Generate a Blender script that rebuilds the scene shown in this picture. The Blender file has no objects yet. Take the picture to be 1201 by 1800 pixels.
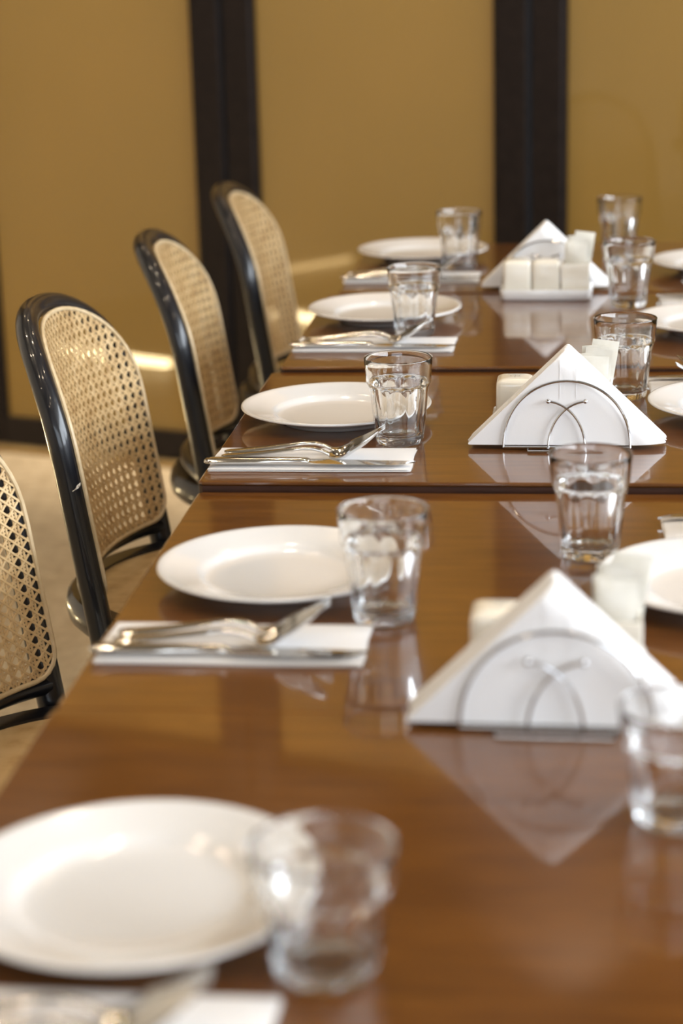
import bpy, math, random
from mathutils import Vector, Matrix, Euler

rnd = random.Random(7)
SC = bpy.context.scene
COL = SC.collection
PI = math.pi

# ------------------------------------------------------------------ camera
TZ = 0.74                                   # height of the second table top above the floor
F_PX, PITCH, ROLL, YAW, CAM_H = 3548.3, 0.278571, -0.0263815, 0.116703, 0.57156
fw = Vector((-math.sin(YAW) * math.cos(PITCH), math.cos(YAW) * math.cos(PITCH), -math.sin(PITCH)))
rt = Vector((math.cos(YAW), math.sin(YAW), 0))
up = rt.cross(fw)
r2 = math.cos(ROLL) * rt + math.sin(ROLL) * up
u2 = -math.sin(ROLL) * rt + math.cos(ROLL) * up
cd = bpy.data.cameras.new('camera')
cam = bpy.data.objects.new('camera', cd)
COL.objects.link(cam)
M3 = Matrix((r2, u2, -fw)).transposed()
cam.matrix_world = Matrix.Translation((0, 0, TZ + CAM_H)) @ M3.to_4x4()
cd.sensor_fit = 'HORIZONTAL'
cd.sensor_width = 24.0
cd.lens = F_PX / 1201 * 24.0
cd.clip_start = 0.05
cd.dof.use_dof = True
cd.dof.focus_distance = 2.33
cd.dof.aperture_fstop = 3.4
cd.dof.aperture_blades = 0
SC.camera = cam

# ------------------------------------------------------------------ world, exposure, daylight
SC.view_settings.view_transform = 'Standard'
SC.view_settings.look = 'None'
SC.view_settings.gamma = 1.0
SC.view_settings.use_curve_mapping = False
SC.view_settings.exposure = -0.1
SC.cycles.max_bounces = 16
SC.cycles.transmission_bounces = 16
SC.cycles.glossy_bounces = 8
SC.cycles.transparent_max_bounces = 16
SC.cycles.sample_clamp_indirect = 6.0
SC.cycles.blur_glossy = 0.5

w = bpy.data.worlds.new('world')
SC.world = w
w.use_nodes = True
w.node_tree.nodes['Background'].inputs[0].default_value = (0.75, 0.86, 1.0, 1)
w.node_tree.nodes['Background'].inputs[1].default_value = 1.5


def area(name, loc, rot, sx, sy, power, color, spread=PI):
    l = bpy.data.lights.new(name, 'AREA')
    l.shape = 'RECTANGLE'
    l.size, l.size_y = sx, sy
    l.energy = power
    l.color = color
    l.spread = spread
    o = bpy.data.objects.new(name, l)
    o.location = loc
    o.rotation_euler = rot
    COL.objects.link(o)
    return o


DAY = (0.86, 0.93, 1.0)
# daylight in the openings of the right wall and of the wall behind the camera
area('daylight_right', (2.80, 1.3, 1.95), (0, math.radians(90), 0), 1.35, 4.6, 270, DAY)
area('daylight_near', (0.9, -3.38, 1.75), (math.radians(90), 0, 0), 4.2, 1.7, 78, DAY)


# ------------------------------------------------------------------ materials
def mat(name, base=(0.8, 0.8, 0.8), rough=0.5, metal=0.0, **kw):
    m = bpy.data.materials.new(name)
    m.use_nodes = True
    b = m.node_tree.nodes['Principled BSDF']
    b.inputs['Base Color'].default_value = (*base, 1)
    b.inputs['Roughness'].default_value = rough
    b.inputs['Metallic'].default_value = metal
    for k, v in kw.items():
        b.inputs[k.replace('_', ' ')].default_value = v
    return m


def nodes(m):
    return m.node_tree.nodes, m.node_tree.links, m.node_tree.nodes['Principled BSDF']


def add_noise(m, scale, ramp, detail=4, coord='Object', stretch=(1, 1, 1), bump=0.0, bdist=0.001, distort=0.0):
    n, l, b = nodes(m)
    tc = n.new('ShaderNodeTexCoord')
    mp = n.new('ShaderNodeMapping')
    mp.inputs['Scale'].default_value = stretch
    no = n.new('ShaderNodeTexNoise')
    no.inputs['Scale'].default_value = scale
    no.inputs['Detail'].default_value = detail
    no.inputs['Distortion'].default_value = distort
    l.new(tc.outputs[coord], mp.inputs[0])
    l.new(mp.outputs[0], no.inputs['Vector'])
    if ramp:
        cr = n.new('ShaderNodeValToRGB')
        cr.color_ramp.elements[0].position = ramp[0][0]
        cr.color_ramp.elements[0].color = (*ramp[0][1], 1)
        cr.color_ramp.elements[1].position = ramp[-1][0]
        cr.color_ramp.elements[1].color = (*ramp[-1][1], 1)
        for p, c in ramp[1:-1]:
            e = cr.color_ramp.elements.new(p)
            e.color = (*c, 1)
        l.new(no.outputs[0], cr.inputs[0])
        l.new(cr.outputs[0], b.inputs['Base Color'])
    if bump:
        bu = n.new('ShaderNodeBump')
        bu.inputs['Strength'].default_value = bump
        bu.inputs['Distance'].default_value = bdist
        l.new(no.outputs[0], bu.inputs['Height'])
        l.new(bu.outputs[0], b.inputs['Normal'])
    return m


M = {}
M['wood'] = add_noise(mat('table_wood', (0.1, 0.035, 0.01), 0.3, Specular_IOR_Level=0.15, Coat_Weight=1.0, Coat_Roughness=0.045, Coat_IOR=1.45),
                      9, [(0.3, (0.092, 0.030, 0.004)), (0.55, (0.130, 0.045, 0.006)), (0.75, (0.160, 0.058, 0.008))],
                      8, stretch=(1.2, 9, 9), distort=0.6)
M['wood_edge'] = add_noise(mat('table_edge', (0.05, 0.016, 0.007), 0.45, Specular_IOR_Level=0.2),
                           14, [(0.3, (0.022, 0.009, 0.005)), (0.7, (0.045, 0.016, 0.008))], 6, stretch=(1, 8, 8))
M['ceramic'] = mat('white_ceramic', (0.73, 0.715, 0.705), 0.12, Coat_Weight=0.5, Coat_Roughness=0.04)
M['cream_ceramic'] = mat('cream_ceramic', (0.83, 0.78, 0.68), 0.18, Coat_Weight=0.4, Coat_Roughness=0.05)
M['glass'] = mat('clear_glass', (0.995, 1.0, 0.998), 0.0, IOR=1.5, Transmission_Weight=1.0)
M['paper'] = add_noise(mat('napkin_paper', (0.76, 0.75, 0.755), 0.85), 900, None, 2, bump=0.25, bdist=0.0003)
M['paper_cream'] = add_noise(mat('sachet_paper', (0.85, 0.82, 0.74), 0.6), 60, [(0.3, (0.70, 0.67, 0.59)), (0.7, (0.78, 0.76, 0.70))], 3)
M['steel'] = mat('polished_steel', (0.66, 0.64, 0.61), 0.13, 1.0)
M['chrome'] = mat('chrome_wire', (0.62, 0.62, 0.63), 0.10, 1.0)
M['black'] = add_noise(mat('black_lacquer', (0.008, 0.008, 0.010), 0.3, Specular_IOR_Level=0.3, Coat_Weight=0.45, Coat_Roughness=0.05),
                       30, [(0.3, (0.004, 0.005, 0.008)), (0.8, (0.010, 0.010, 0.013))], 4)
M['cane'] = add_noise(mat('cane_strand', (0.55, 0.36, 0.17), 0.38, Coat_Weight=0.3, Coat_Roughness=0.2),
                      38, [(0.25, (0.46, 0.29, 0.13)), (0.5, (0.60, 0.42, 0.21)), (0.8, (0.68, 0.50, 0.28))], 4)
M['cane_spline'] = add_noise(mat('cane_border', (0.6, 0.47, 0.28), 0.4), 60, [(0.3, (0.52, 0.39, 0.22)), (0.7, (0.66, 0.52, 0.33))], 3)
M['scuff'] = add_noise(mat('worn_paint', (0.6, 0.55, 0.48), 0.7), 300, [(0.4, (0.3, 0.26, 0.22)), (0.6, (0.75, 0.7, 0.62))], 3)
M['gold_film'] = add_noise(mat('gold_film_glass', (0.4, 0.25, 0.07), 0.5, Coat_Weight=0.7, Coat_Roughness=0.035, Coat_IOR=1.5, Specular_IOR_Level=0.1),
                           1.3, [(0.3, (0.180, 0.113, 0.029)), (0.7, (0.207, 0.125, 0.031))], 3)
M['door_frame'] = add_noise(mat('dark_brown_metal', (0.016, 0.011, 0.009), 0.55, Specular_IOR_Level=0.1), 40, [(0.3, (0.008, 0.0055, 0.005)), (0.7, (0.013, 0.009, 0.008))], 3)
M['brass'] = add_noise(mat('bronze_threshold', (0.22, 0.15, 0.06), 0.45, 0.6), 20, [(0.3, (0.18, 0.12, 0.05)), (0.7, (0.26, 0.18, 0.08))], 3)
M['plaster'] = add_noise(mat('warm_plaster', (0.55, 0.47, 0.36), 0.9), 6, [(0.3, (0.66, 0.58, 0.47)), (0.7, (0.74, 0.65, 0.53))], 5, bump=0.1)
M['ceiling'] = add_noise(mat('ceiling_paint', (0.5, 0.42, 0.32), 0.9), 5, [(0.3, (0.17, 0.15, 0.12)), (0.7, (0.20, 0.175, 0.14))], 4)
M['fixture'] = mat('white_metal', (0.7, 0.68, 0.64), 0.4)
M['window_glass'] = mat('window_glass', (0.95, 0.98, 1), 0.0, IOR=1.45, Transmission_Weight=1.0)


def emis(name, color, strength):
    m = mat(name, (0.8, 0.8, 0.8), 0.5)
    b = m.node_tree.nodes['Principled BSDF']
    b.inputs['Emission Color'].default_value = (*color, 1)
    b.inputs['Emission Strength'].default_value = strength
    return m


M['lamp'] = emis('warm_lamp', (1.0, 0.76, 0.48), 150)
M['streak_dim'] = emis('dim_added_streak_glow', (1.0, 0.70, 0.32), 20)  # dimmer glow for the added tube mirrored in the doors
M['strip'] = emis('added_streak_glow', (1.0, 0.78, 0.42), 95)  # glow of the added tubes that mirror as streaks


def floor_mat():
    m = mat('terrazzo_floor', (0.5, 0.4, 0.27), 0.38)
    n, l, b = nodes(m)
    tc = n.new('ShaderNodeTexCoord')
    vo = n.new('ShaderNodeTexVoronoi')
    vo.inputs['Scale'].default_value = 70
    no = n.new('ShaderNodeTexNoise')
    no.inputs['Scale'].default_value = 26
    no.inputs['Detail'].default_value = 6
    cr = n.new('ShaderNodeValToRGB')
    cr.color_ramp.elements[0].position = 0.33
    cr.color_ramp.elements[0].color = (0.46, 0.37, 0.25, 1)
    cr.color_ramp.elements[1].position = 0.68
    cr.color_ramp.elements[1].color = (0.62, 0.525, 0.38, 1)
    cr2 = n.new('ShaderNodeValToRGB')
    cr2.color_ramp.elements[0].position = 0.0
    cr2.color_ramp.elements[0].color = (0.62, 0.58, 0.52, 1)
    cr2.color_ramp.elements[1].position = 1.0
    cr2.color_ramp.elements[1].color = (1, 0.98, 0.94, 1)
    mx = n.new('ShaderNodeMix')
    mx.data_type = 'RGBA'
    mx.blend_type = 'MULTIPLY'
    mx.inputs[0].default_value = 0.7
    l.new(tc.outputs['Object'], vo.inputs['Vector'])
    l.new(tc.outputs['Object'], no.inputs['Vector'])
    l.new(no.outputs[0], cr.inputs[0])
    l.new(vo.outputs['Color'], cr2.inputs[0])
    l.new(cr.outputs[0], mx.inputs[6])
    l.new(cr2.outputs[0], mx.inputs[7])
    l.new(mx.outputs[2], b.inputs['Base Color'])
    return m


M['floor'] = floor_mat()


# ------------------------------------------------------------------ mesh helpers
class MB:
    def __init__(self):
        self.v, self.f = [], []

    def add(self, v, f):
        k = len(self.v)
        self.v += [tuple(p) for p in v]
        self.f += [tuple(i + k for i in q) for q in f]
        return self

    def box(self, x0, x1, y0, y1, z0, z1, b=0.0):
        if b <= 0:
            v = [(x, y, z) for z in (z0, z1) for y in (y0, y1) for x in (x0, x1)]
            return self.add(v, [(0, 2, 3, 1), (4, 5, 7, 6), (0, 1, 5, 4), (2, 6, 7, 3), (0, 4, 6, 2), (1, 3, 7, 5)])
        # chamfered in plan and at top and bottom
        def ring(i, z):
            X0, X1, Y0, Y1 = x0 + i, x1 - i, y0 + i, y1 - i
            return [(X0 + b, Y0, z), (X1 - b, Y0, z), (X1, Y0 + b, z), (X1, Y1 - b, z), (X1 - b, Y1, z), (X0 + b, Y1, z), (X0, Y1 - b, z), (X0, Y0 + b, z)]
        return self.rings([ring(b * .6, z0), ring(b * .15, z0 + b * .35), ring(0, z0 + b), ring(0, z1 - b), ring(b * .15, z1 - b * .35), ring(b * .6, z1)])

    def rings(self, R, closed=True, cap=True):
        n = len(R[0])
        v = [p for r in R for p in r]
        f = []
        for i in range(len(R) - 1):
            for j in range(n if closed else n - 1):
                a, c = i * n + j, i * n + (j + 1) % n
                f.append((a, c, c + n, a + n))
        if cap:
            f.append(tuple(range(n - 1, -1, -1)))
            f.append(tuple((len(R) - 1) * n + j for j in range(n)))
        return self.add(v, f)

    def lathe(self, prof, seg=48, c=(0, 0, 0)):
        v, f = [], []
        rows = []
        for r, z in prof:
            if r < 1e-6:
                rows.append([len(v)])
                v.append((c[0], c[1], c[2] + z))
            else:
                rows.append(list(range(len(v), len(v) + seg)))
                v += [(c[0] + r * math.cos(2 * PI * k / seg), c[1] + r * math.sin(2 * PI * k / seg), c[2] + z) for k in range(seg)]
        for a, b in zip(rows, rows[1:]):
            for k in range(seg):
                k2 = (k + 1) % seg
                if len(a) == 1 and len(b) == 1:
                    continue
                if len(a) == 1:
                    f.append((a[0], b[k2], b[k]))
                elif len(b) == 1:
                    f.append((a[k], a[k2], b[0]))
                else:
                    f.append((a[k], a[k2], b[k2], b[k]))
        return self.add(v, f)

    def tube(self, pts, rad, seg=10, closed=False, sq=None):
        P = [Vector(p) for p in pts]
        n = len(P)
        R = rad if isinstance(rad, (list, tuple)) else [rad] * n
        T = []
        for i in range(n):
            a = P[i - 1] if (i > 0 or closed) else P[i]
            b = P[(i + 1) % n] if (i < n - 1 or closed) else P[i]
            T.append((b - a).normalized())
        ref = Vector((0, 0, 1)) if abs(T[0].z) < .9 else Vector((1, 0, 0))
        N = (ref - ref.dot(T[0]) * T[0]).normalized()
        rings = []
        for i in range(n):
            N = (N - N.dot(T[i]) * T[i]).normalized()
            B = T[i].cross(N)
            rings.append([tuple(P[i] + R[i] * (math.cos(2 * PI * k / seg) * N + math.sin(2 * PI * k / seg) * B)) for k in range(seg)])
        if closed:
            rings.append(rings[0])
        return self.rings(rings, cap=not closed)

    def mesh(self, name, m, smooth=True, angle=40):
        me = bpy.data.meshes.new(name)
        me.from_pydata(self.v, [], self.f)
        me.materials.append(m)
        me.validate()
        if smooth:
            me.polygons.foreach_set('use_smooth', [True] * len(me.polygons))
            try:
                me.set_sharp_from_angle(angle=math.radians(angle))
            except Exception:
                pass
        me.update()
        return me

    def build(self, name, m, parent=None, smooth=True, angle=40):
        return obj(name, self.mesh(name, m, smooth, angle), parent)


def obj(name, me, parent=None, loc=None, rot=None):
    o = bpy.data.objects.new(name, me)
    COL.objects.link(o)
    if parent:
        o.parent = parent
    if loc:
        o.location = loc
    if rot:
        o.rotation_euler = rot
    return o


def tag(o, label, cat, group=None):
    o['label'] = label
    o['category'] = cat
    if group:
        o['group'] = group
    return o


def thing(name, label, cat, loc=(0, 0, 0), rz=0.0, group=None):
    o = obj(name, None, None, loc, (0, 0, rz))
    o.empty_display_size = 0.05
    return tag(o, label, cat, group)


def copy_tree(o, parent=None):
    c = o.copy()
    COL.objects.link(c)
    c.parent = parent
    for ch in list(o.children):
        copy_tree(ch, c)
    return c


def struct(o):
    o['kind'] = 'structure'
    return o


# ------------------------------------------------------------------ the room
RX0, RX1, RY0, RY1, RH = -3.08, 2.90, -3.5, 6.4, 3.0
struct(MB().box(RX0, RX1, RY0, RY1, -0.1, 0).build('floor', M['floor'], smooth=False))
struct(MB().box(RX0, RX1, RY0, RY1, RH, RH + 0.1).build('ceiling', M['ceiling'], smooth=False))
struct(MB().box(RX0 - 0.12, RX0, RY0, RY1, 0, RH).build('wall_left', M['plaster'], smooth=False))
wr = MB()
WR = (-1.1, 3.7, 1.2, 2.65)
wr.box(RX1, RX1 + .12, RY0, RY1, 0, WR[2]).box(RX1, RX1 + .12, RY0, RY1, WR[3], RH)
wr.box(RX1, RX1 + .12, RY0, WR[0], WR[2], WR[3]).box(RX1, RX1 + .12, WR[1], RY1, WR[2], WR[3])
struct(wr.build('wall_right', M['plaster'], smooth=False))
wn = MB()
WN = (-1.3, 3.1, 0.85, 2.65)
wn.box(RX0, RX1, RY0 - .12, RY0, 0, WN[2]).box(RX0, RX1, RY0 - .12, RY0, WN[3], RH)
wn.box(RX0, WN[0], RY0 - .12, RY0, WN[2], WN[3]).box(WN[1], RX1, RY0 - .12, RY0, WN[2], WN[3])
struct(wn.build('wall_near', M['plaster'], smooth=False))


def window(name, along_y, a0, a1, z0, z1, c0, c1, n):
    root = struct(obj(name, None))
    def bx(A0, A1, Z0, Z1, C0, C1):
        return MB().box(C0, C1, A0, A1, Z0, Z1) if along_y else MB().box(A0, A1, C0, C1, Z0, Z1)
    fr = MB()
    for A0, A1, Z0, Z1 in ((a0, a1, z0, z0 + .05), (a0, a1, z1 - .05, z1), (a0, a0 + .05, z0, z1), (a1 - .05, a1, z0, z1)):
        b = bx(A0, A1, Z0, Z1, c0, c1)
        fr.add(b.v, b.f)
    fr.build('window_frame', M['door_frame'], root, smooth=False)
    st = (a1 - a0) / n
    for i in range(1, n):
        bx(a0 + i * st - .025, a0 + i * st + .025, z0 + .05, z1 - .05, c0, c1).build('mullion', M['door_frame'], root, smooth=False)
    for i in range(n):
        cm = (c0 + c1) / 2
        bx(a0 + i * st + (.05 if i == 0 else .025), a0 + (i + 1) * st - (.05 if i == n - 1 else .025), z0 + .05, z1 - .05, cm - .003, cm + .003).build('pane', M['window_glass'], root, smooth=False)


window('window_1', True, *WR, RX1 + .03, RX1 + .09, 4)
window('window_2', False, *WN, RY0 - .09, RY0 - .03, 4)

# folding doors of dark frames and gold film glass, turned a little towards the right
DOOR_ROT = math.atan(-0.34)
PW, STILE, DT = 0.783, 0.081, 0.05
dx, dy = math.cos(DOOR_ROT), math.sin(DOOR_ROT)
DOOR_H = 2.36
B0 = Vector((-0.8365, 4.897, 0))             # hinge line between the left and the middle panel in view
for i, k in enumerate((-3, -2, -1, 0, 1, 2, 3, 4)):
    root = struct(obj('door_%d' % (i + 1), None, None, B0 + Vector((dx, dy, 0)) * PW * k, (0, 0, DOOR_ROT)))
    g = 0.004
    MB().box(g, STILE, 0, DT, 0.023, DOOR_H, .006).build('stile', M['door_frame'], root, angle=30)
    MB().box(PW - STILE, PW - g, 0, DT, 0.023, DOOR_H, .006).build('stile', M['door_frame'], root, angle=30)
    MB().box(STILE, PW - STILE, 0.002, DT, 0.023, 0.095).build('bottom_rail', M['door_frame'], root, smooth=False)
    MB().box(STILE, PW - STILE, 0.002, DT, DOOR_H - .09, DOOR_H).build('top_rail', M['door_frame'], root, smooth=False)
    MB().box(STILE, PW - STILE, 0.018, 0.030, 0.095, DOOR_H - .09).build('glass_pane', M['gold_film'], root, smooth=False)
    bd = MB()
    for x0, x1 in ((STILE, STILE + .006), (PW - STILE - .006, PW - STILE)):
        bd.box(x0, x1, 0.006, 0.018, 0.095, DOOR_H - .09)
    bd.build('glazing_bead', M['door_frame'], root, smooth=False)
    if k in (0,):
        # flush bolt let into the stile, high up
        MB().box(-0.012, 0.004, -0.006, 0.002, 1.30, 1.62, .003).build('bolt', M['black'], root)
st = struct(obj('trim_1', None, None, B0 + Vector((dx, dy, 0)) * PW * -3, (0, 0, DOOR_ROT)))
MB().box(0, PW * 8, -0.012, DT + .01, 0, 0.021, .004).build('threshold', M['brass'], st)
MB().box(0, PW * 8, -0.002, DT + .01, DOOR_H + .002, RH).build('header_panel', M['door_frame'], st, smooth=False)

# ------------------------------------------------------------------ ceiling downlights, wall washers, and glow tubes added on the left
dl = thing('ceiling_downlight', 'small round warm ceiling downlight over the dining tables', 'ceiling light', (0, 0, 0), 0, 'round warm downlights in the ceiling')
MB().lathe([(0.040, -0.004), (0.058, -0.006), (0.060, 0.0), (0.040, 0.0)], 24).build('trim_ring', M['fixture'], dl)
MB().lathe([(0, -0.001), (0.040, -0.001), (0.040, -0.003), (0, -0.003)], 24).build('lens', M['lamp'], dl)
WASH = (0, 1, 2, 3)
SPOTS = [(B0.x + dx * s + dy * .30, B0.y + dy * s - dx * .30) for s in (-.85, 0, .85, 1.7)] + [(-1.9, 0.4), (-1.9, 2.2), (-0.6, 3.2), (-1.7, 3.2), (-1.2, 1.3), (-1.2, 2.3), (-0.2, 1.7), (0.3, 0.2), (-0.5, -0.6), (0.75, 1.0), (0.5, 2.6), (2.4, 0.8), (2.4, 2.6)]
for i, (x, y) in enumerate(SPOTS):
    o = dl if i == 0 else copy_tree(dl)
    o.location = (x, y, RH)
    l = bpy.data.lights.new('downlight_beam', 'SPOT')
    l.energy = 10 if i not in WASH else 270
    l.color = (1.0, 0.84, 0.64)
    l.spot_size = math.radians(110)
    l.spot_blend = 0.7
    l.shadow_soft_size = 0.035
    if i in WASH:                             # wall washers added to brighten the doors, tilted on to them
        l.spot_size = math.radians(66)
    lo = obj('downlight_beam', l, None, (x, y, RH - .03), (math.radians(25) if i in WASH else 0, 0, DOOR_ROT))
# glowing tubes added out of view: their reflections make warm streaks in the doors
LS = thing('streak_helper', 'added thin glowing tube mirrored low in the gold glass panels', 'light', (0, 0, 0))
MB().tube([(-2.42, 4.25, .02), (-1.94, 4.18, .02)], .014, 8).build('added_glow_tube', M['strip'], LS)
LS2 = thing('streak_helper', 'added short glowing tube mirrored in the middle gold panel beside the table edge', 'light', (0, 0, 0))
MB().tube([(-2.30, 3.42, .03), (-2.02, 3.37, .03)], .014, 8).build('added_glow_tube', M['strip'], LS2)
LS3 = thing('streak_helper', 'added dim glowing tube mirrored in the middle gold panel near the farthest left plate', 'light', (0, 0, 0))
MB().tube([(-2.93, 2.86, .03), (-2.89, 2.34, .03)], .010, 8).build('added_glow_tube', M['streak_dim'], LS3)

for root_, (p0, p1) in ((LS, ((-2.42, 4.25), (-1.94, 4.18))), (LS2, ((-2.30, 3.42), (-2.02, 3.37))), (LS3, ((-2.93, 2.86), (-2.89, 2.34)))):
    # added mount under each glowing tube
    d_ = (Vector(p1) - Vector(p0)).normalized()
    n_ = Vector((-d_.y, d_.x)) * .03
    a_, b_ = Vector(p0) - d_ * .02, Vector(p1) + d_ * .02
    MB().rings([[(q.x, q.y, z_) for q in (a_ - n_, b_ - n_, b_ + n_, a_ + n_)] for z_ in (0.0, .008)]).build('channel', M['fixture'], root_, smooth=False)

# ------------------------------------------------------------------ tables
TOPS = {1: 0.742, 2: 0.740, 3: 0.7505, 4: 0.757, 5: 0.759}
TY = {1: (0.80, 1.4265), 2: (1.4295, 2.060), 3: (2.0625, 2.622), 4: (2.6245, 3.183), 5: (3.1855, 3.705)}
K = {1: 1.0, 2: 1.0, 3: 0.995, 4: 0.992, 5: 0.992}      # nearer the eye for the slightly higher tops
TX = {1: (-0.396, 0.335), 2: (-0.396, 0.335), 3: (-0.397, 0.335), 4: (-0.386, 0.345), 5: (-0.37, 0.36)}
TL = {1: 'nearest brown wooden table, its far edge blurred, carrying the nearest plate',
      2: 'second brown wooden table from the front, with a blurred place setting',
      3: 'third brown wooden table from the front, raised, with the sharp place setting',
      4: 'fourth brown wooden table from the front, white condiment tray at its far edge',
      5: 'farthest brown wooden table, just in front of the gold glass doors'}
for t in range(1, 6):
    (x0, x1), (y0, y1), z = TX[t], TY[t], TOPS[t]
    root = thing('dining_table', TL[t], 'table', ((x0 + x1) / 2, (y0 + y1) / 2, 0))
    hx, hy = (x1 - x0) / 2, (y1 - y0) / 2
    top = MB()
    def rr(i, zz):
        b = .004
        X, Y = hx - i, hy - i
        return [(-X + b, -Y, zz), (X - b, -Y, zz), (X, -Y + b, zz), (X, Y - b, zz), (X - b, Y, zz), (-X + b, Y, zz), (-X, Y - b, zz), (-X, -Y + b, zz)]
    top.rings([rr(.002, z - .0048), rr(0.0006, z - .003), rr(.0008, z - .0009), rr(.0022, z)])
    top.build('tabletop', M['wood'], root, angle=12)
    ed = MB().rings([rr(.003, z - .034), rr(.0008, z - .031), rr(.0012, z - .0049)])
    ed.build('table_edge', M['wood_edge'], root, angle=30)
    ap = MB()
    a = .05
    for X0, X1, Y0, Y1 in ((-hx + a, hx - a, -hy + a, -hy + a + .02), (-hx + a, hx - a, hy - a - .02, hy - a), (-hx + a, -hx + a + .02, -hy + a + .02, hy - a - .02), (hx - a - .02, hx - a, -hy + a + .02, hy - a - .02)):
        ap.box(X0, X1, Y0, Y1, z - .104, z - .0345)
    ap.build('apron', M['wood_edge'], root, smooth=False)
    MB().lathe([(0, 0), (.190, 0), (.195, .004), (.190, .010), (.06, .022), (.045, .030), (0, .030)], 32).build('pedestal_base', M['black'], root)
    MB().lathe([(0, .031), (.034, .031), (.032, z - .11), (.060, z - .0346), (0, z - .0346)], 24).build('pedestal_column', M['black'], root)


# ------------------------------------------------------------------ plates
def plate_mesh():
    p = [(0, .0035), (.055, .0035), (.061, .0028), (.063, 0), (.068, 0), (.0705, .003), (.082, .0075), (.100, .0130), (.1140, .0172),
         (.1160, .0183), (.1163, .0196), (.1155, .0207), (.1135, .0208), (.108, .0194), (.095, .0160), (.082, .0130), (.078, .0118), (.0745, .0097),
         (.071, .0078), (.066, .0070), (.05, .0066), (0, .0064)]
    return MB().lathe([(r * .986, z) for r, z in p], 96).mesh('plate', M['ceramic'], angle=60)


PM = plate_mesh()
PLATES = [(1, -.262, 1.100, 'nearest white dinner plate, blurred, cut by the left frame edge'),
          (2, -.262, 1.751, 'white dinner plate on the left behind the second glass from the front'),
          (3, -.280, 2.364, 'white dinner plate behind the sharpest glass on the left'),
          (4, -.277, 2.993, 'second farthest white dinner plate on the left side of the tables'),
          (5, -.260, 3.560, 'farthest white dinner plate on the left, in front of the gold glass'),
          (2, .140, 1.726, 'large white dinner plate cut by the right frame edge beside the nearest napkin holder'),
          (3, .208, 2.386, 'white dinner plate at the right frame edge beside the middle napkin holder'),
          (4, .209, 2.891, 'white dinner plate at the right frame edge, third from the front on that side'),
          (5, .250, 3.405, 'farthest white dinner plate at the right frame edge')]
for t, x, y, lb in PLATES:
    tag(obj('plate', PM, None, (x * K[t], y * K[t], TOPS[t] + .0003)), lb, 'plate', 'white dinner plates laid on the tables')


# ------------------------------------------------------------------ tumblers
def tumbler_mesh(sx, sz):
    n, per, H = 9, 12, .0925
    seg = n * per
    def base_r(z):
        # rim band, step, tapering body
        pts = [(0, .0235), (.0012, .0262), (.004, .0280), (.010, .0291), (.030, .0312), (.058, .0346), (.0635, .0353), (.0660, .0368), (.0685, .0372), (.080, .0380), (.0905, .0391), (H, .0390)]
        for (a, ra), (b, rb) in zip(pts, pts[1:]):
            if z <= b:
                return ra + (rb - ra) * (z - a) / (b - a)
        return pts[-1][1]
    def outer(th, z):
        ph = ((th / (2 * PI) * n) % 1.0) * 2 - 1          # -1..1 across one facet
        r = base_r(z)
        zt = .0665 - .0105 * abs(ph) ** 2.2                # scalloped head of the flute
        k = max(0.0, min(1.0, (zt - z) / .004))
        k = k * k * (3 - 2 * k)
        low = max(0.0, min(1.0, (z - .002) / .010))
        r -= k * (.35 + .65 * low) * (.0016 * (1 - ph * ph) + .0002)
        return r
    zs = [0, .0012, .003, .006, .010, .016, .022, .029, .036, .043, .049, .0535, .0555, .0575, .0595, .0612, .0628, .0645, .0660, .0675, .069, .073, .079, .085, .0895, .0915, .0925]
    R = []
    R.append([(.018 * math.cos(2 * PI * k / seg), .018 * math.sin(2 * PI * k / seg), .0018) for k in range(seg)])
    R.append([(.0215 * math.cos(2 * PI * k / seg), .0215 * math.sin(2 * PI * k / seg), .0003) for k in range(seg)])
    for z in zs:
        R.append([(outer(2 * PI * k / seg, z) * math.cos(2 * PI * k / seg), outer(2 * PI * k / seg, z) * math.sin(2 * PI * k / seg), z) for k in range(seg)])
    inner = [(.0384, .0930), (.0375, .0927), (.0369, .0915), (.0360, .085), (.0347, .070), (.0334, .060), (.0314, .046), (.0293, .030), (.0272, .017), (.0258, .0125), (.0225, .0100), (.016, .0090), (.007, .0087)]
    for r, z in inner:
        R.append([(r * math.cos(2 * PI * k / seg), r * math.sin(2 * PI * k / seg), z) for k in range(seg)])
    R = [[(x * sx, y * sx, z * sz) for x, y, z in r] for r in R]
    return MB().rings(R).mesh('tumbler', M['glass'], angle=50)


TM = tumbler_mesh(1.0, 1.075)
TS = tumbler_mesh(1.08, 0.85)
TS2 = tumbler_mesh(1.0, 0.87)
TUMBLERS = [(1, -.1365, 1.030, 0.1, 'large blurred nearest tumbler in front of the nearest plate'),
            (2, -.158, 1.650, 0.3, 'clear fluted tumbler at the end of the second napkin, left side, slightly blurred'),
            (3, -.194, 2.248, 0.2, 'sharp clear fluted tumbler touching the spoon, left side'),
            (4, -.222, 2.862, 0.5, 'blurred tumbler in front of the second farthest left plate'),
            (5, -.188, 3.435, 0.0, 'farthest tumbler on the left, before the farthest left plate'),
            (1, .072, 1.246, 0.3, 'blurred tumbler at the right frame edge in front of the nearest napkin holder'),
            (2, .020, 1.842, 0.1, 'clear tumbler standing right in front of the middle napkin holder'),
            (3, .068, 2.485, 0.4, 'clear tumbler just behind the sachets of the middle napkin holder'),
            (4, .089, 3.091, 0.2, 'blurred tumbler right of the white condiment tray'),
            (5, .085, 3.585, 0.1, 'farthest tumbler on the right, blurred against the gold glass')]
for t, x, y, a, lb in TUMBLERS:
    tag(obj('tumbler', (TS if x < 0 else TS2) if t == 1 else TM, None, (x * K[t], y * K[t], TOPS[t] + .0003), (0, 0, a)), lb, 'glass', 'clear fluted water tumblers on the tables')


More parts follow.
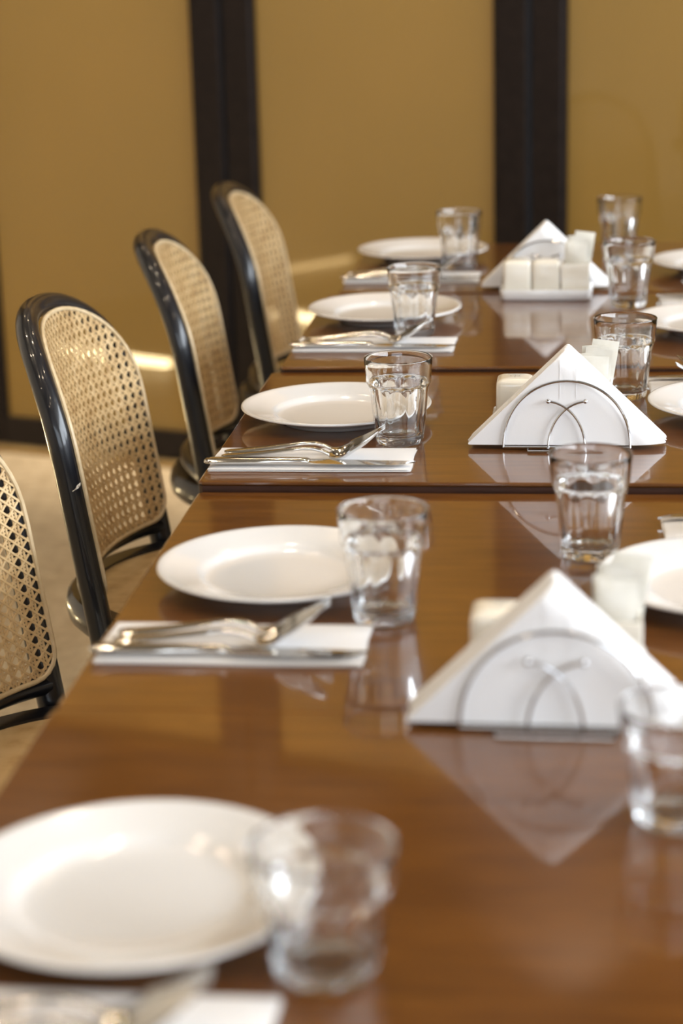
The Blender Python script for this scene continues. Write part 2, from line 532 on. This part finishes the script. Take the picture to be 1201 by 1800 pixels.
# ------------------------------------------------------------------ place napkins and cutlery
def folded_napkin_mesh():
    m = MB()
    L, D = .222, .097
    nx, ny = 24, 10
    for li, (z0, th, ox, oy) in enumerate(((0, .0013, 0, 0), (.0015, .0013, -.0015, .0012))):
        g = []
        for side in (0, 1):
            for j in range(ny + 1):
                for i in range(nx + 1):
                    u, v = i / nx, j / ny
                    e = min(min(u, 1 - u) * L, min(v, 1 - v) * D)
                    rnd_e = .0012 * max(0.0, 1 - e / .003) ** 2
                    puff = .0012 * math.sin(PI * u) * math.sin(PI * v) * li + .0006 * math.sin(9 * u + li) * math.sin(5 * v + 2 * li) * li * min(1, e / .01)
                    z = z0 + (th - rnd_e * .6 + max(0, puff) if side else rnd_e * .3)
                    g.append((L * (u - .5) + ox + .0008 * math.sin(v * 7 + li), D * (v - .5) + oy + .0006 * math.sin(u * 8), z))
        W_ = nx + 1
        N_ = W_ * (ny + 1)
        f = []
        for j in range(ny):
            for i in range(nx):
                a = j * W_ + i
                f.append((a, a + W_, a + W_ + 1, a + 1))
                a += N_
                f.append((a, a + 1, a + W_ + 1, a + W_))
        edge = [i for i in range(W_)] + [j * W_ + nx for j in range(1, ny + 1)] + [ny * W_ + i for i in range(nx - 1, -1, -1)] + [j * W_ for j in range(ny - 1, 0, -1)]
        for a, b in zip(edge, edge[1:] + edge[:1]):
            f.append((a, b, b + N_, a + N_))
        m.add(g, f)
    return m.mesh('folded_napkin', M['paper'], angle=50)


def strip(path, seg=10):
    """flat bar: path of (x, z, half width, half thickness) along local x"""
    m = MB()
    R = []
    for i, (x, z, hw, ht) in enumerate(path):
        a = path[max(0, i - 1)]
        b = path[min(len(path) - 1, i + 1)]
        d = Vector((b[0] - a[0], 0, b[1] - a[1])).normalized()
        nrm = Vector((-d.z, 0, d.x))
        ring = []
        for k in range(seg):
            c, s = math.cos(2 * PI * k / seg), math.sin(2 * PI * k / seg)
            cc = math.copysign(abs(c) ** .8, c)
            ss = math.copysign(abs(s) ** .8, s)
            ring.append((x + nrm.x * ht * ss, cc * hw, z + nrm.z * ht * ss))
        R.append(ring)
    return m.rings(R)


HANDLE = [(0.0, .0045, .0030, .0012), (.002, .0045, .0070, .0018), (.006, .0046, .0088, .0020), (.02, .0055, .0086, .0020), (.045, .0078, .0068, .0019), (.07, .0108, .0050, .0019), (.09, .0128, .0041, .0020), (.102, .0125, .0037, .0021), (.112, .0098, .0036, .0021), (.120, .0058, .0042, .0020)]
HEAD_ANG = math.radians(27)


def head_z(x, amp=1.0):
    # the head sweeps up from the heel at x = .12
    s = (x - .120) / .058
    return .0058 - .0030 * math.sin(min(1, s * 2.2) * PI) * (1 if s < .45 else 0) + amp * .029 * max(0, s) ** 1.25


def spoon_parts():
    h = strip(HANDLE).mesh('handle', M['steel'], angle=50)
    m = MB()
    nu, nv = 20, 12
    top, bot = [], []
    for i in range(nu + 1):
        u = i / nu
        x = .118 + .060 * u
        wv = .0040 + .0165 * (math.sin(PI * min(1, (u * .96 + .04)) ** .85) ** .75) if 0 < u < 1 else (.0042 if u == 0 else .0012)
        if u == 1:
            wv = .0015
        zc = head_z(x)
        dep = .0075 * math.sin(PI * u) ** .8 if 0 < u < 1 else 0
        for j in range(nv + 1):
            v = j / nv * 2 - 1
            z = zc - dep * (1 - v * v)
            top.append((x, v * wv, z + .0007))
            bot.append((x, v * wv, z - .0007))
    W_ = nv + 1
    N_ = len(top)
    f = []
    for i in range(nu):
        for j in range(nv):
            a = i * W_ + j
            f.append((a, a + W_, a + W_ + 1, a + 1))
            a += N_
            f.append((a, a + 1, a + W_ + 1, a + W_))
    edge = [j for j in range(W_)] + [i * W_ + nv for i in range(1, nu + 1)] + [nu * W_ + j for j in range(nv - 1, -1, -1)] + [i * W_ for i in range(nu - 1, 0, -1)]
    for a, b in zip(edge, edge[1:] + edge[:1]):
        f.append((a, b, b + N_, a + N_))
    m.add(top + bot, f)
    return h, m.mesh('bowl', M['steel'], angle=60)


def fork_parts():
    h = strip(HANDLE).mesh('handle', M['steel'], angle=50)
    root = strip([(.117 + .026 * i / 8, head_z(.117 + .026 * i / 8, .8), .0042 + .0078 * min(1, (i / 8) * 1.5) ** .8, .0013) for i in range(9)]).mesh('head', M['steel'], angle=50)
    tine = strip([(.141 + .039 * i / 8, head_z(.141 + .039 * i / 8, .8) - .0012 * math.sin(PI * i / 8), .0017 * (1 - .55 * (i / 8) ** 3), .0011) for i in range(9)], 8).mesh('tine', M['steel'], angle=50)
    return h, root, tine


def knife_parts():
    h = strip([(0, .004, .0030, .0012), (.002, .004, .0075, .0028), (.008, .0042, .0092, .0034), (.04, .0044, .0086, .0036), (.085, .0046, .0070, .0036), (.108, .0046, .0062, .0034), (.113, .0045, .0068, .0034), (.117, .0043, .0055, .0022)]).mesh('handle', M['steel'], angle=50)
    m = MB()
    R = []
    for i in range(15):
        u = i / 14
        x = .115 + .117 * u
        yb = .0060 + .0006 * math.sin(PI * u)                         # back of the blade
        yc = -.0085 - .0030 * math.sin(PI * min(1, u * 1.2)) if u < .84 else -.0085 + .0135 * ((u - .84) / .16) ** 1.6
        if i == 0:
            yc = -.0055
        z = .0040 - .0022 * u
        R.append([(x, yc, z), (x, (yb + yc) / 2, z - .0008), (x, yb, z - .0009), (x, yb, z + .0009), (x, (yb + yc) / 2, z + .0008)])
    m.rings(R)
    return h, m.mesh('blade', M['steel'], angle=30)


NM = folded_napkin_mesh()
SPH, SPB = spoon_parts()
FKH, FKR, FKT = fork_parts()
KNH, KNB = knife_parts()


def make_piece(name, parts):
    o = obj(name, None)
    o.empty_display_size = .03
    for nm, me, y in parts:
        obj(nm, me, o, (0, y, 0))
    return o


spoon0 = make_piece('spoon', [('handle', SPH, 0), ('bowl', SPB, 0)])
fork0 = make_piece('fork', [('handle', FKH, 0), ('head', FKR, 0)] + [('tine', FKT, y) for y in (-.0096, -.0032, .0032, .0096)])
knife0 = make_piece('knife', [('handle', KNH, 0), ('blade', KNB, 0)])
used = set()


def place(proto, key, loc, rz, label, cat, group, rx=0, ry=0):
    o = proto if key not in used else copy_tree(proto)
    used.add(key)
    o.location = loc
    o.rotation_euler = (rx, ry, rz)
    tag(o, label, cat, group)


# (table, napkin centre x, y, turn, where it lies)
SETTINGS = [(1, -.268, .943, 0, 'in front of the nearest plate'),
            (2, -.277, 1.577, 0, 'in front of the second left plate, blurred'),
            (3, -.283, 2.163, 0, 'in front of the sharp tumbler on the left'),
            (4, -.272, 2.790, -.02, 'in front of the second farthest left plate'),
            (5, -.262, 3.350, 0, 'in front of the farthest left plate'),
            (2, .203, 1.918, PI, 'behind the nearest right-hand plate'),
            (3, .212, 2.535, PI, 'at the right edge beside the middle sachet box'),
            (4, .250, 3.120, PI, 'at the right edge, farthest on that side')]
for t, x, y, a, wh in SETTINGS:
    x, y = x * K[t], y * K[t]
    z = TOPS[t] + .0003
    tag(obj('folded_napkin', NM, None, (x, y, z), (0, 0, a)), 'white folded napkin under cutlery ' + wh, 'napkin', 'folded napkins under the cutlery')
    R = Matrix.Rotation(a, 3, 'Z')
    def P(lx, ly, lz=0.0046):
        v = R @ Vector((lx, ly, 0))
        return (x + v.x, y + v.y, z + lz)
    place(fork0, 'fork', P(-.101, .004), a + .08, 'steel fork on napkin ' + wh, 'fork', 'forks on the napkins')
    place(spoon0, 'spoon', P(-.101, -.015), a + .03, 'steel spoon with raised bowl on napkin ' + wh, 'spoon', 'spoons on the napkins')
    place(knife0, 'knife', P(-.117, -.034), a, 'steel table knife on napkin ' + wh, 'knife', 'table knives on the napkins')


# ------------------------------------------------------------------ napkin holders
def holder_proto():
    o = obj('napkin_holder', None)
    o.empty_display_size = .05
    wr_ = .00145
    D = .0495
    for yy in (0.0, D):
        pts = []
        for k in range(33):
            a = PI - PI * k / 32
            pts.append((.0705 * math.cos(a), yy, .003 + .0760 * math.sin(a) ** .92))
        MB().tube(pts, wr_, 8).build('arch_wire', M['chrome'], o)
        s = -1 if yy == 0 else 1
        for sx in (-1, 1):
            q = []
            for k in range(21):
                a = (PI / 2) * k / 20
                X = -.0205 + .041 * (1 - math.cos(a * .95)) / (1 - math.cos(PI / 2 * .95))
                Z = .003 + .0535 * math.sin(a * .95) / math.sin(PI / 2 * .95)
                q.append((-sx * X, yy + s * .0034, Z))
            ant = MB().tube(q, wr_ * .95, 8).build('antenna_wire', M['chrome'], o)
            b = MB().lathe([(0, -.0029), (.0017, -.0023), (.0028, -.0008), (.0028, .0008), (.0017, .0023), (0, .0029)], 12, q[-1])
            b.build('ball_tip', M['chrome'], ant)
        MB().tube([(-.0705, yy, .003), (.0705, yy, .003)], wr_, 8).build('base_wire', M['chrome'], o)
    for yy, y2 in ((-.002, -.013), (D + .002, D + .013)):
        MB().tube([(-.043, yy, .0016), (-.043, y2, .0016), (.043, y2, .0016), (.043, yy, .0016)], wr_, 8).build('foot_wire', M['chrome'], o)
    for sx in (-1, 1):
        MB().tube([(sx * .0205, -.002, .003), (sx * .0205, D + .002, .003)], wr_, 8).build('cross_wire', M['chrome'], o)
    return o


def tri_napkin(front=False, th=.0058):
    A, B, C = Vector((-.112, 0)), Vector((.112, 0)), Vector((-.001, .1085))
    rc = .004
    def rounded(A, B, C, rc):
        pts = []
        V = [A, B, C]
        for i in range(3):
            p, a, b = V[i], V[i - 1], V[(i + 1) % 3]
            da, db = (a - p).normalized(), (b - p).normalized()
            rr_ = rc if i != 2 else rc * 1.2
            P0, P1 = p + da * rr_, p + db * rr_
            for k in range(5):
                t = k / 4
                pts.append((1 - t) ** 2 * P0 + 2 * t * (1 - t) * p + t * t * P1)
        # points along the edges so that the sheet can bulge
        return pts
    full = rounded(A, B, C, rc)
    cen = Vector((0, .046))
    def ins(k):
        return [cen + (p - cen) * (1 - k / .046) for p in full]
    def ring(pts, y, dz=0):
        return [(p.x, y, p.y + .0006) for p in pts]
    m = MB()
    if not front:
        m.rings([ring(ins(.0022), 0), ring(ins(.0006), th * .2), ring(full, th * .5), ring(ins(.0006), th * .8), ring(ins(.0022), th)])
    else:
        # the fold down the right slope is broad and rolled back
        fr = []
        for dd, yy in ((.020, 0), (.012, .0018), (.006, .0050), (.002, .0085), (0, .0120)):
            nrm = Vector((-(C - B).y, (C - B).x)).normalized()
            if nrm.dot(cen - B) < 0:
                nrm = -nrm
            B2 = B + Vector((-1, 0)) * dd / abs(math.sin(math.atan2((C - B).y, -(C - B).x)))
            C2 = C + (A - C).normalized() * dd
            fr.append(ring(rounded(A, B2, C2, rc), yy))
        fr.append(ring(ins(.002), .014))
        m.rings(fr)
    return m


TRI = tri_napkin().mesh('triangular_napkin', M['paper'], angle=30)
TRIF = tri_napkin(True).mesh('triangular_napkin', M['paper'], angle=28)
CRE = MB()
for cx_, z0, z1 in ((-.008, .054, .098), (.010, .056, .088)):
    CRE.box(cx_ - .0004, cx_ + .0004, -.0004, .0002, z0, z1)
CREM = CRE.mesh('crease', M['paper'], smooth=False)
hold0 = holder_proto()

HOLD = [(1, -.009, 1.392, -.02, 'nearest', 'with the blurred tumbler at its right'),
        (3, -.003, 2.214, -.012, 'middle', 'in sharp focus'),
        (5, -.038, 3.226, -.03, 'farthest', 'behind the white condiment tray')]
for hi, (t, x, y, a, nm, extra) in enumerate(HOLD):
    z = TOPS[t] + .0003
    x, y = x * K[t], y * K[t]
    o = hold0 if hi == 0 else copy_tree(hold0)
    o.location = (x, y, z)
    o.rotation_euler = (0, 0, a)
    tag(o, '%s chrome wire napkin holder with crossed wires, %s' % (nm, extra), 'napkin holder', 'wire napkin holders down the tables')
    R = Matrix.Rotation(a, 3, 'Z')
    n = 6
    y0 = .0024
    for k in range(n):
        if k == 0:
            me, dep = TRIF, .0142
        else:
            me, dep = TRI, .0059
        jx, jz = rnd.uniform(-.002, .002), rnd.uniform(-.001, .0015)
        v = R @ Vector((jx if k else 0, y0, 0))
        q = obj('triangular_napkin', me, None, (x + v.x, y + v.y, z + .0046), (0, 0, a))
        sc_ = .94 if nm == 'farthest' else 1.0
        q.scale = (sc_ * (1 + jz * 4), 1, sc_ * (1 + jz * 4)) if k else (sc_, 1, sc_)
        if k == 0:
            obj('crease', CREM, q)
            lb = 'frontmost white triangular napkin in the %s wire holder' % nm
        else:
            lb = 'white triangular napkin, %s from the front, in the %s wire holder' % (('second', 'third', 'fourth', 'fifth', 'rearmost, sixth')[k - 1], nm)
        tag(q, lb, 'napkin', 'triangular napkins in the %s holder' % nm)
        y0 += dep + .0001


# ------------------------------------------------------------------ condiment sets
def tray_mesh():
    m = MB()
    X, Y = .070, .034
    def rrect(i, z):
        r = .008 - min(i, .006)
        pts = []
        for cx, cy, a0 in ((X - i, Y - i, 0), (-(X - i), Y - i, 90), (-(X - i), -(Y - i), 180), (X - i, -(Y - i), 270)):
            sx, sy = (1 if cx > 0 else -1), (1 if cy > 0 else -1)
            for k in range(4):
                t = math.radians(a0 + 30 * k)
                pts.append((cx - sx * r + r * math.cos(t), cy - sy * r + r * math.sin(t), z))
        return pts
    m.rings([rrect(.003, 0), rrect(0, .003), rrect(-.002, .016), rrect(-.001, .0175), rrect(.002, .0172), rrect(.0035, .009), rrect(.006, .006)])
    return m.mesh('condiment_tray', M['ceramic'], angle=50)


def block(hx, hy, z0, z1, r, taper=.9, dome=.003):
    m = MB()
    def rr_(i, z, s):
        pts = []
        for sx, sy, a0 in ((1, 1, 0), (-1, 1, 90), (-1, -1, 180), (1, -1, 270)):
            for k in range(5):
                t = math.radians(a0 + 22.5 * k)
                pts.append(((sx * (hx - r) + r * math.cos(t)) * s * (1 - i), (sy * (hy - r) + r * math.sin(t)) * s * (1 - i), z))
        return pts
    R = [rr_(.06, z0, 1), rr_(0, z0 + .002, 1), rr_(0, z1 - .007, taper), rr_(.02, z1 - .003, taper), rr_(.10, z1 - .0006, taper), rr_(.3, z1 + dome * .4, taper), rr_(.8, z1 + dome * .6, taper)]
    m.rings(R)
    return m


TRAY = tray_mesh()
SHK = block(.0222, .0225, 0, .053, .006, .97).mesh('shaker_body', M['cream_ceramic'], angle=50)
HOLES = MB()
for hx_, hy_ in ((0, 0), (.005, 0), (-.005, 0), (0, .005), (0, -.005)):
    HOLES.lathe([(0, 0), (.0009, 0), (.0009, .0003), (0, .0003)], 8, (hx_, hy_, .0545))
HOLEM = HOLES.mesh('pouring_hole', M['door_frame'], smooth=False)
bx = MB()
hx_, hy_ = .0215, .0235
for X0, X1, Y0, Y1, Z0, Z1 in ((-hx_, hx_, -hy_, -hy_ + .003, 0, .049), (-hx_, hx_, hy_ - .003, hy_, 0, .049), (-hx_, -hx_ + .003, -hy_ + .003, hy_ - .003, 0, .049), (hx_ - .003, hx_, -hy_ + .003, hy_ - .003, 0, .049), (-hx_ + .003, hx_ - .003, -hy_ + .003, hy_ - .003, 0, .004)):
    bx.box(X0, X1, Y0, Y1, Z0, Z1, .001)
BOXM = bx.mesh('sachet_holder', M['cream_ceramic'], angle=30)


def sachet_mesh(k):
    m = MB()
    W2, H = .0155, .075 + .004 * k
    g = []
    nx, nz = 8, 12
    for side in (0, 1):
        for j in range(nz + 1):
            for i in range(nx + 1):
                u, v = i / nx * 2 - 1, j / nz
                th = .0013 * max(0, 1 - u * u) ** .5 * min(1, 6 * v * (1 - v)) + .0002
                bend = .006 * v * v * math.sin(1.3 * k + 1) + .0016 * math.sin(v * 9 + k) * u
                g.append((u * W2 + .002 * v * math.sin(k * 2.1), (th if side else -th) + bend, H * v - (.002 * abs(u) * v if k % 2 else 0)))
    W_ = nx + 1
    N_ = W_ * (nz + 1)
    f = []
    for j in range(nz):
        for i in range(nx):
            a = j * W_ + i
            f.append((a, a + 1, a + W_ + 1, a + W_))
            a += N_
            f.append((a, a + W_, a + W_ + 1, a + 1))
    edge = [i for i in range(W_)] + [j * W_ + nx for j in range(1, nz + 1)] + [nz * W_ + i for i in range(nx - 1, -1, -1)] + [j * W_ for j in range(nz - 1, 0, -1)]
    for a, b in zip(edge, edge[1:] + edge[:1]):
        f.append((a, a + N_, b + N_, b))
    return m.add(g, f).mesh('sugar_sachet', M['paper_cream'], angle=50)


SAC = [sachet_mesh(k) for k in range(5)]
SETS = [(1, -.0095, 1.510, 0, 'behind the nearest napkin holder', 'nearest'),
        (3, -.018, 2.325, 0, 'behind the middle napkin holder', 'middle'),
        (4, -.037, 3.173, -.02, 'in front of the farthest napkin holder', 'farthest')]
for t, x, y, a, wh, nm in SETS:
    if nm == 'nearest':
        t = 2
    z = TOPS[t] + .0003
    x, y = x * K[t], y * K[t]
    R = Matrix.Rotation(a, 3, 'Z')
    def Q(lx, ly, lz):
        v = R @ Vector((lx, ly, 0))
        return (x + v.x, y + v.y, z + lz)
    tag(obj('condiment_tray', TRAY, None, (x, y, z), (0, 0, a)), 'low white ceramic condiment tray ' + wh, 'tray', 'white condiment trays')
    for lx, which in ((-.0452, 'left'), (0.0, 'middle')):
        s = thing('salt_shaker' if which == 'left' else 'pepper_shaker', 'square white ceramic shaker, %s piece of the tray %s' % (which, wh), 'shaker', Q(lx, 0, .0062), a, 'ceramic shakers on the trays')
        obj('shaker_body', SHK, s)
        obj('pouring_hole', HOLEM, s)
    tag(obj('sachet_holder', BOXM, None, Q(.0452, 0, .0062), (0, 0, a)), 'open white sachet box at right end of tray ' + wh, 'sachet box', 'ceramic sachet boxes on the trays')
    for k in range(5):
        tag(obj('sugar_sachet', SAC[k], None, Q(.0452 + (k - 2) * .0006, -.0125 + .0062 * k, .0106), (0.0, (.05, -.03, .10, .02, .13)[k], a)),
            'cream paper sachet, %s, in box %s' % (('frontmost', 'second from the front', 'in the middle', 'fourth from the front', 'rearmost')[k], wh), 'sachet', 'paper sachets in the %s box' % nm)


# ------------------------------------------------------------------ chairs
HW, ZT, LEAN, CV, ARCH = .191, .859, .153, .053, .157


def back_x(s, z):
    """x of the back surface at s (-1..1 across) and height z"""
    return -(z - .45) * LEAN - CV * (1 - min(1, s * s))


def frame_path():
    p = []
    for k in range(12):
        z = .45 + (ZT - ARCH - .45) * k / 12
        p.append((-1, z))
    for k in range(33):
        a = PI - PI * k / 32
        c, s = math.cos(a), math.sin(a)
        p.append((math.copysign(abs(c) ** .85, c), ZT - ARCH + ARCH * abs(s) ** .85))
    for k in range(12):
        z = ZT - ARCH - (ZT - ARCH - .45) * (k + 1) / 12
        p.append((1, z))
    return p


def make_chair():
    root = obj('cane_chair', None)
    fp = frame_path()
    MB().tube([(back_x(s, z), s * HW, z) for s, z in fp], [.0165 - .002 * (z - .45) / .41 for s, z in fp], 14).build('back_frame', M['black'], root)
    # rear legs carry the posts on to the floor
    for sy in (-1, 1):
        q = []
        for k in range(10):
            z = .45 * (1 - k / 9)
            q.append((.0 - .10 * (k / 9) ** 1.4, sy * (HW + .01 * (k / 9)), z))
        MB().tube(q, [.0165 - .004 * k / 9 for k in range(10)], 12).build('leg', M['black'], root)
    # lower rail of the back
    zr = .515
    MB().tube([(back_x(s, zr) + .002, s * (HW - .006), zr + .006 * (1 - s * s)) for s in [i / 10 - 1 for i in range(21)]], .0115, 10).build('lower_rail', M['black'], root)

    # outline of the cane panel, on the front of the frame
    def ol(off=0.0):
        w2, zb, zt = HW - .001 - off, .527 + off, ZT - .007 - off
        ar = ARCH - .008 - off * .5
        pts = []
        rb = .03
        for k in range(6):
            a = PI * 1.5 - (PI / 2) * k / 5
            pts.append((-w2 + rb + rb * math.cos(a), zb + rb + rb * math.sin(a)))
        for k in range(31):
            a = PI - PI * k / 30
            c, s = math.cos(a), math.sin(a)
            pts.append((w2 * math.copysign(abs(c) ** .85, c), zt - ar + ar * abs(s) ** .85))
        for k in range(6):
            a = -(PI / 2) * k / 5
            pts.append((w2 - rb + rb * math.cos(a), zb + rb + rb * math.sin(a)))
        for k in range(1, 16):
            pts.append((w2 - rb - (2 * w2 - 2 * rb) * k / 16, zb))
        return pts
    FX = .0172
    def surf(y, z, d=0.0):
        return (back_x(max(-1, min(1, y / HW)), z) + FX + d, y, z)
    o1 = ol()
    MB().tube([surf(y, z, .001) for y, z in o1], .0030, 8, closed=True).build('cane_border', M['cane_spline'], root)
    poly = ol(.001)
    def inside(y, z):
        c = False
        j = len(poly) - 1
        for i in range(len(poly)):
            (yi, zi), (yj, zj) = poly[i], poly[j]
            if (zi > z) != (zj > z) and y < (yj - yi) * (z - zi) / (zj - zi) + yi:
                c = not c
            j = i
        return c
    wv = MB()
    def strand(p0, p1, hw, lift, ht=.00055):
        L = math.hypot(p1[0] - p0[0], p1[1] - p0[1])
        n = max(2, int(L / .0036))
        run = []
        d = ((p1[0] - p0[0]) / L, (p1[1] - p0[1]) / L)
        nn = (-d[1], d[0])
        def flush(run):
            if len(run) < 2:
                return
            if len(run) > 3:
                run = run[::4] + ([run[-1]] if (len(run) - 1) % 4 else [])
            R = []
            for y, z in run:
                R.append([surf(y - nn[0] * hw, z - nn[1] * hw, lift - ht), surf(y + nn[0] * hw, z + nn[1] * hw, lift - ht), surf(y + nn[0] * hw, z + nn[1] * hw, lift + ht), surf(y - nn[0] * hw, z - nn[1] * hw, lift + ht)])
            wv.rings(R)
        for k in range(n + 1):
            y, z = p0[0] + (p1[0] - p0[0]) * k / n, p0[1] + (p1[1] - p0[1]) * k / n
            if inside(y, z):
                run.append((y, z))
            else:
                flush(run)
                run = []
        flush(run)
    pt = .0148
    gap = .0020
    y_ = -HW
    i = 0
    ny_ = int(2 * HW / pt) + 1
    for i in range(ny_ + 1):
        yy = (i - ny_ / 2) * pt
        for g in (-gap, gap):
            strand((yy + g, .50), (yy + g, .88), .0010, .0003)
    nz_ = int(.36 / pt) + 1
    for j in range(nz_ + 1):
        zz = .52 + j * pt
        for g in (-gap, gap):
            strand((-.2, zz + g), (.2, zz + g), .0010, -.0006)
    for k in range(-40, 66):
        h_ = ny_ / 2 * pt
        c = .52 + h_ + (k + .5) * pt
        if .30 < c < 1.1:
            strand((-.2, c - .2), (.2, c + .2), .0011, .0013)
        c = .52 - h_ + (k + .5) * pt
        if .30 < c < 1.1:
            strand((-.2, c + .2), (.2, c - .2), .0011, .0018)
    cw = wv.build('cane_weave', M['cane'], root, smooth=False)
    cw['kind'] = 'stuff'
    # seat: round bentwood ring with a caned disc
    def seat_pt(a, r):
        return (.125 + .215 * r * math.cos(a), .216 * r * math.sin(a))
    R = []
    prof = [(.86, .463), (.97, .458), (1.0, .465), (1.012, .477), (1.0, .490), (.97, .496), (.86, .494)]
    mm = MB()
    seg = 48
    rows = [[(*seat_pt(2 * PI * k / seg, r), z) for k in range(seg)] for r, z in prof]
    mm.rings(rows + [rows[0]], cap=False)
    mm.build('seat_ring', M['black'], root)
    sd = MB()
    sd.rings([[(*seat_pt(2 * PI * k / seg, .865), z) for k in range(seg)] for z in (.486, .491)])
    sd.build('seat_panel', M['cane'], root, smooth=False)
    for sy in (-1, 1):
        q = [(.27 + .02 * k / 8, sy * (.140 + .012 * k / 8), .466 * (1 - k / 8)) for k in range(9)]
        MB().tube(q, [.0165 - .005 * k / 8 for k in range(9)], 12).build('leg', M['black'], root)
    rg = MB().tube([(.155 + .145 * math.cos(2 * PI * k / 32), .150 * math.sin(2 * PI * k / 32), .22) for k in range(32)], .008, 8, closed=True)
    rg.build('leg_ring', M['black'], root)
    return root


ch0 = make_chair()
CH = [(-.570, 2.512, -.003, 'black bentwood cane-back chair in focus, second from the front, nicked post'),
      (-.600, 1.880, -.16, 'nearest cane-back chair, cut by the left frame edge'),
      (-.549, 3.113, .075, 'black bentwood cane-back chair, third from the front, leaning before the dark door post'),
      (-.531, 3.726, .022, 'farthest black bentwood cane-back chair, blurred, beside the door post')]
for i, (x, y, a, lb) in enumerate(CH):
    o = ch0 if i == 0 else copy_tree(ch0)
    o.location = (x, y, 0)
    o.rotation_euler = (0, 0, a)
    tag(o, lb, 'chair', 'cane-back chairs along the left side of the tables')
# the nick in the lacquer of the sharp chair's near post
zn = .672
nx_ = back_x(-1, zn)
sc = MB()
for k in range(3):
    th0 = -1.15
    pts = []
    for j in range(6):
        th = th0 + (.75 if k == 0 else .35) * j / 5 + .2 * k
        rr3 = .01625 + .0002
        pts.append((nx_ + rr3 * math.cos(th), -HW + rr3 * math.sin(th) * 1.0, zn + .0012 * k - .0006 + .0065 * j / 5))
    sc.tube(pts, [.0003, .0006, .0010, .0013, .0010, .0003], 5)
sc.build('scuff_mark', M['scuff'], ch0)
